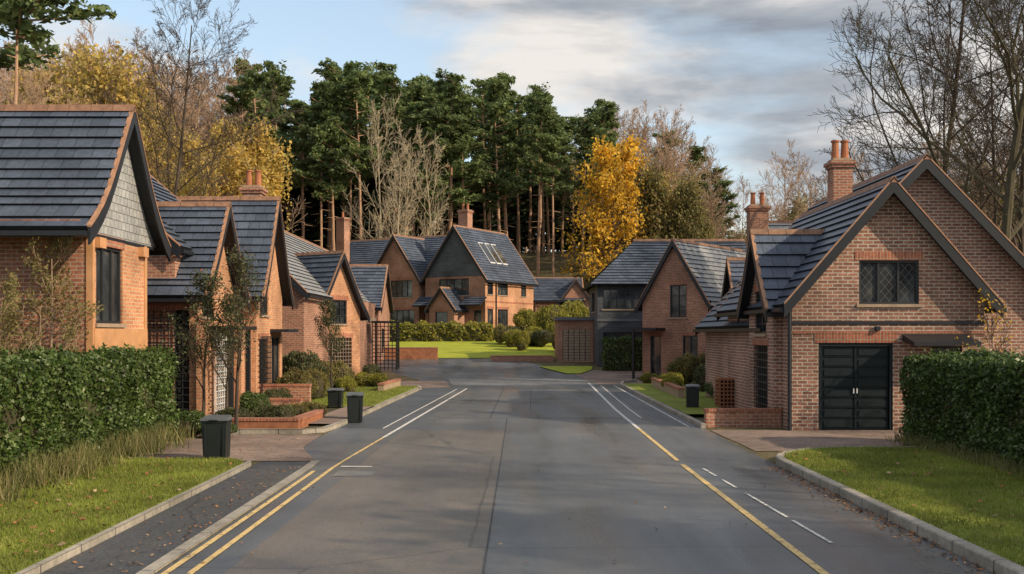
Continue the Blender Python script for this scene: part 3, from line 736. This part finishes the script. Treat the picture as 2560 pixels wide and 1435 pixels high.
def pine_mesh(name,seed,H,cb,rmax,nb,lsz=.25,per=48,tr=.24,cl=(.7,1.2),leaf='pine',top=3):
    g=random.Random(seed); gg=np.random.default_rng(seed); V=[];F=[]
    pts=[];rads=[];q=Vector((0,0,-.5))
    lean=Vector((g.gauss(0,.02),g.gauss(0,.02),0))
    for i in range(11):
        pts.append(q.copy()); rads.append(tr*(1-.8*i/10)); q=q+Vector((g.gauss(0,.05),g.gauss(0,.05),(H+.5)/10))+lean*(H/10)
    tube(V,F,pts,rads,7)
    C=[]
    def at(z):
        f=max(0,min(9.999,(z+.5)/(H+.5)*10)); i=int(f); return pts[i].lerp(pts[i+1],f-i)
    for i in range(nb):
        f=(i+g.random())/nb; z=H*(cb+(1-cb)*f)
        Ln=rmax*(.3+.7*(1-f)**.6)*(.4+.75*g.random())*(1 if f>.08 else .7)
        az=g.random()*6.283; p0=at(z); dr=Vector((math.cos(az),math.sin(az),.12+.3*f))
        p1=p0+dr*Ln*.6; p2=p0+dr*Ln+Vector((0,0,.1*Ln))
        tube(V,F,[p0,p1,p2],[.06,.045,.02],3)
        for t in (.45,.75,1.0):
            if g.random()<.12: continue
            c=p0.lerp(p2,t)+Vector((g.gauss(0,.25),g.gauss(0,.25),.1)); r=g.uniform(*cl)*(.7+.3*(1-f))
            d=gg.normal(size=(per,3)); d/=np.linalg.norm(d,axis=1)[:,None]; d*= (gg.random(per)**.45)[:,None]
            C.append(np.array(tuple(c))+d*np.array([r,r,r*.42]))
    c=at(H)
    for _ in range(top):
        d=gg.normal(size=(per,3))*.4; C.append(np.array(tuple(c))+np.array([g.gauss(0,.35),g.gauss(0,.35),-.5*_+.0])+d)
    for i in range(10):
        z=H*(.2+(max(cb,.25)-.18)*g.random()); az=g.random()*6.283; p0=at(z); l=.6+g.random()*1.4
        tube(V,F,[p0,p0+Vector((math.cos(az)*l,math.sin(az)*l,-.1*l))],[.035,.012],3)
    mi=[0]*len(F); quads(V,F,mi,leafV(np.vstack(C),lsz,gg,.5,.4),1)
    me=bpy.data.meshes.new(name); me.from_pydata(V,[],F); me.materials.append(M['barkpine']); me.materials.append(M[leaf])
    me.polygons.foreach_set('material_index',mi); me.update(); me['H']=H; return me
pines=[pine_mesh('pine_tree',11,24,.50,3.5,36),pine_mesh('pine_tree',12,23,.46,3.1,38),pine_mesh('pine_tree',13,25,.56,3.8,32),pine_mesh('pine_tree',14,22,.40,3.2,42),pine_mesh('pine_tree',15,26,.62,3.7,28)]
firs=[pine_mesh('fir_tree',16,20,.10,3.4,52,.32,34,.2,(.8,1.3),'pined'),pine_mesh('fir_tree',17,20,.06,3.0,56,.32,34,.2,(.8,1.2),'pined')]
def X_at(px,d): return (px-1280)*d/2489
g=random.Random(5)
skyline=([0,150,300,450,560,600,760,950,1050,1200,1330,1420,1560,1700,1800,1850],[150,140,150,190,200,190,205,180,215,205,220,275,290,330,430,520])
def top_scale(x,y,H,lo,hi,prof=skyline):
    px=1280+x*2489/y
    ty=np.interp(px,*prof)+g.uniform(lo,hi)
    return (2.3+(834-ty)*y/2489-h(x,y))/H
row=[]
for i in range(20): row.append((-33+i*2.3+g.gauss(0,.8),120+g.gauss(0,3)))
for i in range(18): row.append((-37+i*2.9+g.gauss(0,.9),132+g.gauss(0,4)))
for i in range(17): row.append((-41+i*3.4+g.gauss(0,.9),146+g.gauss(0,5)))
for i in range(18): row.append((-45+i*3.8+g.gauss(0,.9),162+g.gauss(0,5)))
for x,y in row:
    px=1280+x*2489/y
    if px<590 or px>1510: continue
    me=pines[g.randrange(5)]
    sc=top_scale(x,y,me['H'],-30,75)
    put('pine_tree',me,x,y,max(.75,sc)*g.uniform(.9,1.08),None,sc)
for i in range(62):
    y=g.uniform(138,185); px=560+(1000)*(i+g.random())/62; x=X_at(px,y); me=firs[g.randrange(2)]
    sc=top_scale(x,y,me['H'],120,260); put('fir_tree',me,x,y,1.15,None,sc)
brownF=[bare_mesh('bare_tree',20+i,16,.15,'barkbrown',cfgF) for i in range(3)]
paleF=[bare_mesh('bare_tree',30+i,18,.16,'barkpale',cfgP) for i in range(2)]
ochF=[bare_mesh('autumn_tree',40+i,14,.17,'barkbrown',cfgF,'ochre',.15,2,.4,.55) for i in range(2)]
olvF=[bare_mesh('autumn_tree',45+i,12,.17,'barkgreen',cfgF,'olive',.17,2,.5,.7) for i in range(2)]
cfgM={'lev':3,'n':[26,10,5],'st':[.12,.15,.1],'ang':[58,42,40],'lr':[.34,.5,.5],'rmin':.02,'seg':[8,4,3,2]}
goldF=bare_mesh('golden_maple_tree',50,18,.22,'bark',cfgM,'gold',.19,4,.42,.6)
def wood(n,pa,pb,ya,yb,meshes,lo,hi,name,wmul=(.8,1.0)):
    for i in range(n):
        y=g.uniform(ya,yb); px=pa+(pb-pa)*(i+g.random())/n; x=X_at(px,y); me=meshes[g.randrange(len(meshes))]
        sc=max(.3,top_scale(x,y,me['H'],lo,hi)); put(name,me,x,y,sc*g.uniform(*wmul),None,sc)
wood(30,-150,600,125,150,brownF,-25,30,'bare_tree')
wood(30,-150,620,105,122,brownF,40,140,'bare_tree')
wood(8,90,350,96,108,ochF,60,130,'autumn_tree')
wood(6,150,660,92,104,olvF,200,300,'autumn_tree')
wood(5,340,640,88,96,ochF,150,240,'autumn_tree')
wood(18,1460,1810,120,150,brownF,-20,50,'bare_tree')
wood(9,1580,1810,108,118,brownF,40,150,'bare_tree',(.7,.9))
wood(4,1620,1800,104,110,olvF,130,240,'autumn_tree',(.7,.9))
wood(3,1640,1760,103,109,ochF,150,250,'autumn_tree',(.6,.8))
low=([1780,1850,1950,2100,2300,2560,2900],[430,400,360,400,330,300,250])
def wood_low(n,pa,pb,ya,yb,meshes,lo,hi,name):
    for i in range(n):
        y=g.uniform(ya,yb); px=pa+(pb-pa)*(i+g.random())/n; x=X_at(px,y); me=meshes[g.randrange(len(meshes))]
        sc=max(.3,top_scale(x,y,me['H'],lo,hi,low)); put(name,me,x,y,sc*g.uniform(.7,.95),None,sc)
wood_low(14,1840,2700,95,130,brownF,0,110,'bare_tree')
wood_low(10,1950,2700,60,80,brownF,60,160,'bare_tree')
wood_low(8,2250,2800,55,80,olvF,160,260,'autumn_tree')
wood_low(9,1830,2250,85,105,olvF,150,230,'autumn_tree')
for x,y,s in ((24,128,.75),(27,131,.65),(21,133,.8),(26,122,.6),(19,112,.32),(21,113,.26)): put('pine_tree',pines[3],x,y,s*1.15,None,s)
for px,d,ty in ((950,108,265),(1010,106,340),(1085,108,350),(985,104,400)):
    x=X_at(px,d); zt=2.3+(834-ty)*d/2489; sc=(zt-h(x,d))/18; put('bare_tree',paleF[g.randrange(2)],x,d,sc*.7,None,sc)
put('golden_maple_tree',goldF,10.8,104,1.02,1.0,(23.0-h(10.6,108))/18)
def willow():
    g_=random.Random(61); gg=np.random.default_rng(61); V=[];F=[];tips=[]
    grow(V,F,tips,Vector((0,0,-.3)),Vector((0,0,1)),13,.2,0,{'lev':2,'n':[16,8],'st':[.3,.2],'ang':[45,40],'lr':[.4,.45],'rmin':.03,'seg':[8,5,3]},g_)
    C=[]
    for t in tips:
        for k in range(3):
            L=g_.uniform(1.5,4.5); n=int(L*6); z=np.linspace(0,-L,n)
            c=np.array(tuple(t))+np.array([g_.gauss(0,.35),g_.gauss(0,.35),0]); C.append(np.stack([c[0]+gg.normal(size=n)*.08,c[1]+gg.normal(size=n)*.08,c[2]+z],1))
    C=np.vstack(C); C=C[C[:,2]>.5]; mi=[0]*len(F); quads(V,F,mi,leafV(C,.13,gg),1)
    me=bpy.data.meshes.new('willow_tree'); me.from_pydata(V,[],F); me.materials.append(M['barkpale']); me.materials.append(M['willow']); me.polygons.foreach_set('material_index',mi); me.update(); return me
wm=willow(); put('willow_tree',wm,-20.6,74,1.2); put('willow_tree',wm,-26,82,1.2)
big=[bare_mesh('bare_tree',70,17,.17,'bark',cfgBig),bare_mesh('bare_tree',73,17,.2,'barkgreen',cfgBig)]
slim=[bare_mesh('bare_tree',80,18,.15,'bark',cfgN),bare_mesh('bare_tree',82,18,.15,'barkbrown',cfgN)]
put('bare_tree',slim[0],-19.5,55,1.08,1.0)
put('bare_tree',slim[0],18.6,45,1.2,.4)
put('bare_tree',big[1],17.8,37,1.15,2.0)
put('bare_tree',big[0],22.5,44,1.0,3.0)
put('bare_tree',slim[0],24,50,1.0,2.2)
put('bare_tree',slim[0],22.5,72,.62);put('bare_tree',slim[1],17.8,72,.60)
put('bare_tree',slim[1],-30,60,.85);put('bare_tree',slim[1],-25.5,52,.85)
# trees standing behind the right hedge, out of frame
put('bare_tree',slim[0],15,9,.7,1);put('bare_tree',big[0],15,2,.6,2);put('bare_tree',big[1],13.5,6,.5,2);put('autumn_tree',olvF[0],16,4,.8,1)
tp=pine_mesh('pine_tree',91,18.5,.76,3.8,20,.2,80,.14,(.6,1.0)); put('pine_tree',tp,-20.0,40,1.0,.3,z=0)
put('pine_tree',tp,-24,44,1.0,2.0,z=0)
def bush_mesh(name,seed,blobs,leaf,size,dens,core=True):
    gg=np.random.default_rng(seed); V=[];F=[];mi=[];C=[]
    for (c,r) in blobs:
        c=np.array(c);r=np.array(r)
        k=9
        for j in range(k):
            d=gg.normal(size=3); d/=np.linalg.norm(d); d[2]=abs(d[2])*.9 if gg.random()<.75 else d[2]
            cc=c+d*r*.62; rr=r*(.35+.2*gg.random()); n=int(dens*rr[0]*rr[0]*4*3.14/2)+8
            q=gg.normal(size=(n,3)); q/=np.linalg.norm(q,axis=1)[:,None]; q*=(.72+.38*gg.random(n))[:,None]
            C.append(cc+q*rr)
        if core:
            o=len(V); A=8;Bn=5
            for a in range(Bn+1):
                for b_ in range(A):
                    ph=math.pi*a/Bn; th=2*math.pi*b_/A; w=.72+.12*gg.random()
                    V.append((c[0]+r[0]*w*math.sin(ph)*math.cos(th),c[1]+r[1]*w*math.sin(ph)*math.sin(th),c[2]+r[2]*w*math.cos(ph)))
            for a in range(Bn):
                for b_ in range(A): F.append([o+a*A+b_,o+a*A+(b_+1)%A,o+(a+1)*A+(b_+1)%A,o+(a+1)*A+b_]); mi.append(1)
    C=np.vstack(C); C=C[C[:,2]>0]
    quads(V,F,mi,leafV(C,size,gg),0)
    me=bpy.data.meshes.new(name); me.from_pydata(V,[],F); me.materials.append(M[leaf]); me.materials.append(M['soil']); me.polygons.foreach_set('material_index',mi); me.update(); return me
def rb(n,R0,H0,seed):
    q=random.Random(seed); return [((q.uniform(-R0,R0)*.55,q.uniform(-R0,R0)*.55,H0*.45*q.uniform(.7,1.2)),(R0*q.uniform(.5,.75),R0*q.uniform(.5,.75),H0*.5*q.uniform(.8,1.1))) for _ in range(n)]
bsh={k:bush_mesh(k,100+i,rb(4,1,1.0,200+i),m,.035,900) for i,(k,m) in enumerate((('shrub','shrub'),('green_shrub','hedge'),('yellow_shrub','yshrub'),('olive_shrub','olive')))}
farb=[bush_mesh('hillside_bush',120+i,rb(5,2.2,3.0,300+i),m,.14,50) for i,m in enumerate(('olive','ochre','pine','yshrub'))]
for (x,y,s,k,zs) in ((-7.5,36,1.0,'shrub',1.9),(-6.7,34.2,.7,'yellow_shrub',1.1),(-8.6,36.5,.9,'yellow_shrub',1.1),(-7.0,39,.8,'olive_shrub',1.3),(-6.1,41,.6,'yellow_shrub',.8),(-5.4,41.2,.6,'yellow_shrub',.75),(-5.9,43.2,.6,'shrub',1.1),
   (-7.0,30.6,.6,'shrub',.7),(-6.0,25.0,.55,'shrub',.6),(-6.8,24.6,.5,'shrub',.55),(-5.5,26.5,.5,'olive_shrub',.5),(-7.2,27.5,.6,'green_shrub',.8),(-7.0,33,.8,'olive_shrub',1.2),(-6.3,37.5,.5,'yellow_shrub',.8),
   (-7.2,22,.6,'green_shrub',.7),(-6.4,21.8,.4,'green_shrub',.45),
   (6.7,41,.7,'yellow_shrub',.8),(6.3,38,.6,'yellow_shrub',.75),(8.0,38,1.0,'shrub',1.3),(7.3,34,.8,'green_shrub',.9),(8.2,33,.9,'shrub',1.2),(7.8,43,.9,'olive_shrub',1.5),(6.2,45,.5,'yellow_shrub',.6),(7.2,31.4,.5,'green_shrub',.6)):
    put(k,bsh[k],x,y,s,None,zs)
for i in range(9): put('yellow_shrub',bsh['yellow_shrub'],-9.6+i*1.05,76+R.uniform(-.5,.5),R.uniform(.8,1.1),None,R.uniform(1.0,1.4))
for i in range(12): put(('olive_shrub','yellow_shrub','shrub','yellow_shrub')[i%4],bsh[('olive_shrub','yellow_shrub','shrub','yellow_shrub')[i%4]],-.6+i*.5,69+R.uniform(-3,5),R.uniform(.8,1.2),None,R.uniform(1.1,1.7))
for x,y,s in ((2.6,75,1.9),(4.2,77,2.1),(1.6,83,1.6)): put('yellow_shrub',bsh['yellow_shrub'],x,y,s,None,s*1.6)
for i in range(100):
    x=R.uniform(-70,45);y=R.uniform(98,118)
    if 1<x<8.5 and y<106: continue
    put('hillside_bush',farb[(0,1,0,3,1,1)[R.randrange(6)]],x,y,R.uniform(.6,1.4))
for i in range(26):
    x=R.choice([R.uniform(-40,-19),R.uniform(15,40)]); put('hillside_bush',farb[R.randrange(4)],x,R.uniform(60,92),R.uniform(.6,1.0))
def hedge(name,x0,x1,y0,y1,z1,leaf,size,dens,seed,z0=0,bump_=.1):
    gg=np.random.default_rng(seed); C=[]
    def disp(P):
        return bump_*(np.sin(P[:,0]*3.1+P[:,1]*2.3)+np.sin(P[:,1]*4.7+P[:,2]*3.9)+np.sin(P[:,2]*6.1+P[:,0]*5.3))*.45
    lx,ly,lz=x1-x0,y1-y0,z1-z0
    for (ax,sg,area) in ((0,-1,ly*lz),(0,1,ly*lz),(1,-1,lx*lz),(1,1,lx*lz),(2,1,lx*ly)):
        n=int(area*dens); P=gg.random((n,3))*np.array([lx,ly,lz])+np.array([x0,y0,z0])
        P[:,ax]=(x0,y0,z0)[ax] if sg<0 else (x1,y1,z1)[ax]
        P[:,ax]+=sg*(disp(P)+gg.normal(size=n)*.04-.02+ (gg.random(n)<.05)*gg.random(n)*.15)
        C.append(P)
    C=np.vstack(C); V=[];F=[];mi=[]
    i=.1
    for a in ((x0+i,y0+i,z0-.3),(x1-i,y0+i,z0-.3),(x1-i,y1-i,z0-.3),(x0+i,y1-i,z0-.3),(x0+i,y0+i,z1-i),(x1-i,y0+i,z1-i),(x1-i,y1-i,z1-i),(x0+i,y1-i,z1-i)): V.append(a)
    for q in ((4,5,6,7),(0,1,5,4),(1,2,6,5),(2,3,7,6),(3,0,4,7)): F.append(list(q)); mi.append(1)
    quads(V,F,mi,leafV(C,size,gg,.6),0)
    return mesh_obj(name,V,F,[M[leaf],M['soil']],mi)
hedge('hedge',-8.9,-7.35,9,21.6,1.88,'hedge',.038,1300,1)
hedge('hedge',8.15,9.6,9,20.8,1.82,'hedge',.038,1300,2)
hedge('hedge',5.1,8.0,54.5,55.8,2.0,'hedge',.06,350,3,.2)
hedge('hedge',-9.8,-1.5,74.5,75.6,3.0,'yshrub',.1,120,4,1.5,.2)
def blades(name,pts,hh,mat,seed,w=.006,lean=.35):
    gg=np.random.default_rng(seed); N=len(pts); az=gg.random(N)*6.283; H_=hh*(.5+.9*gg.random(N))
    dx=np.cos(az)*w;dy=np.sin(az)*w; lx=gg.normal(size=N)*lean*H_;ly=gg.normal(size=N)*lean*H_
    V=np.empty((N,3,3)); V[:,0]=pts-np.stack([dx,dy,0*dx],1);V[:,1]=pts+np.stack([dx,dy,0*dx],1);V[:,2]=pts+np.stack([lx,ly,H_],1)
    F=[[3*i,3*i+1,3*i+2] for i in range(N)]
    return mesh_obj(name,V.reshape(-1,3).tolist(),F,[mat])
gg=np.random.default_rng(9)
N=55000; P=np.stack([gg.uniform(-7.6,-4.6,N),gg.uniform(8,17.6,N),np.full(N,.085)],1); P=P[P[:,0]<-4.6-np.maximum(0,P[:,1]-17)**2*1.2]
blades('verge_grass',P,.045,M['blade'],1)
N=55000; P=np.stack([gg.uniform(4.77,8.4,N),gg.uniform(8,19.1,N),np.full(N,.115)],1)
lim=np.array([vr_in(y) for y in P[:,1]]); P=P[P[:,0]>lim]
blades('verge_grass',P,.045,M['blade'],2)
N=9000; P=np.stack([gg.normal(-7.1,.28,N),gg.uniform(8,21,N),np.full(N,.08)],1); cl=np.sin(P[:,1]*2.1)+np.sin(P[:,1]*5.3+1)+gg.normal(size=N)*.6; P=P[cl>-.4]
blades('tall_grass',P,.38,M['drygrass'],3,.009,.3)
N=2500; P=np.stack([gg.normal(7.95,.15,N),gg.uniform(9,20.5,N),np.full(N,.1)],1)
blades('tall_grass',P,.22,M['drygrass'],4,.008,.3)
N=12000; P=np.stack([gg.uniform(-7.5,-3.9,N),gg.uniform(30,41.5,N),np.full(N,.1)],1); P=P[P[:,0]<np.interp(P[:,1],[30,33,41.6],[-4.3,-4.2,-3.95])]
blades('verge_grass',P,.05,M['blade'],5,.01)
def litter(name,P,s,seed):
    g2=np.random.default_rng(seed); LV=leafV(P,s,g2,.6,1.5); V=[];F=[];mi=[]; quads(V,F,mi,LV,0); return mesh_obj(name,V,F,[M['redleaf']],mi)
P=np.vstack([np.stack([gg.uniform(-7.4,-4.6,300),gg.uniform(8.5,17.5,300),np.full(300,.125)],1),
             np.stack([gg.uniform(4.9,8,190),gg.uniform(8.5,18.5,190),np.full(190,.15)],1)])
litter('fallen_leaves',P,.038,1)
P=np.vstack([np.stack([4.62-np.abs(gg.normal(size=1000))*.15,gg.uniform(7,17,1000),np.full(1000,.02)],1),
             np.stack([-3.6-np.abs(gg.normal(size=300))*.4,gg.uniform(7,17,300),np.full(300,.03)],1),
             np.stack([gg.uniform(-3.3,4.5,90),gg.uniform(7,30,90),np.full(90,.025)],1),
             np.stack([gg.uniform(-8,-4.4,180),gg.uniform(18,22.6,180),np.full(180,.03)],1)])
litter('leaf_litter',P,.022,2)
cfgS={'lev':3,'n':[12,7,4],'st':[.35,.1,.1],'ang':[32,32,35],'lr':[.4,.5,.5],'rmin':.004,'seg':[7,4,3,2],'up':[.05,.15,.1,.05]}
sap=[bare_mesh('garden_tree',140,3.6,.045,'bark',cfgS,'shrub',.032,4,.07,.9),bare_mesh('garden_tree',141,3.8,.05,'bark',cfgS,'shrub',.032,3,.08,.7)]
cfgU=dict(cfgS); cfgU['st']=[.05,.1,.1]; cfgU['n']=[22,8,4]
fea=bare_mesh('feathery_shrub',150,4.0,.04,'barkbrown',cfgU,'olive',.03,3,.05,.8)
put('garden_tree',sap[0],-7.2,23.2,1.0,0);put('garden_tree',sap[1],-6.35,22.9,1.05,1);put('garden_tree',sap[0],-6.9,38.2,.95,2);put('garden_tree',sap[1],-7.3,25.4,.8,1)
put('feathery_shrub',fea,-8.5,18.2,1.0,0);put('feathery_shrub',fea,-9.4,17.6,.9,2);put('feathery_shrub',fea,-8.6,16.6,.8,4)
orng=bare_mesh('sapling',160,3.4,.025,'bark',cfgS,'gold',.04,1,.05,.2); put('sapling',orng,10.6,22.0,.95,0)

# ------------------------------------------------------------ sky, sun, camera
w=bpy.data.worlds.new('World'); scene.world=w; w.use_nodes=True; nt=w.node_tree; nt.nodes.clear()
out=nt.nodes.new('ShaderNodeOutputWorld'); bg=nt.nodes.new('ShaderNodeBackground'); nt.links.new(bg.outputs[0],out.inputs[0])
EL=31
S=Vector((.90,-.43,0)).normalized()*math.cos(math.radians(EL)); S.z=math.sin(math.radians(EL))
sky=nt.nodes.new('ShaderNodeTexSky'); sky.sky_type='NISHITA'; sky.sun_disc=False
sky.sun_elevation=math.radians(EL); sky.sun_rotation=math.atan2(S.x,S.y); sky.dust_density=1.5; sky.air_density=1.0
tc=nd(nt,'ShaderNodeTexCoord').outputs['Generated']
mp=nd(nt,'ShaderNodeMapping',None,{'Vector':tc,'Scale':(1,1,3.6),'Location':(.35,.2,.1)}).outputs[0]
nz=noise(nt,mp,2.3,8,.52,.25)
mask=ramp(nt,nz,[(.42,0.0),(.54,1.0)])
nz2=noise(nt,nd(nt,'ShaderNodeMapping',None,{'Vector':tc,'Scale':(1,1,3.9),'Location':(2.3,.7,.36)}).outputs[0],3.8,7,.55,.3)
cc=ramp(nt,nz2,[(.33,(.29,.325,.38)),(.44,(.42,.45,.49)),(.52,(.64,.63,.63)),(.62,(.84,.80,.75))])
cc=mul(nt,cc,(7,7,7))
skc=mul(nt,mul(nt,sky.outputs[0],(1.75,1.75,1.6)),(4.6,5.0,5.4),.35,'MIX')
col=mul(nt,skc,cc,mask,'MIX')
nt.links.new(col,bg.inputs[0]); bg.inputs[1].default_value=.15
L=bpy.data.lights.new('sun','SUN'); L.energy=5.0; L.angle=math.radians(.6); L.color=(1,.82,.58)
lo=link(bpy.data.objects.new('sun',L)); lo.rotation_euler=(-S).to_track_quat('-Z','Y').to_euler(); lo.location=(30,-10,30)
cd=bpy.data.cameras.new('camera'); cam=link(bpy.data.objects.new('camera',cd)); cam.location=(0,0,2.3); cam.rotation_euler=(math.radians(90),0,0)
cd.sensor_width=36; cd.lens=35; cd.shift_y=.0455; cd.clip_end=6000; cd.clip_start=.1
scene.camera=cam
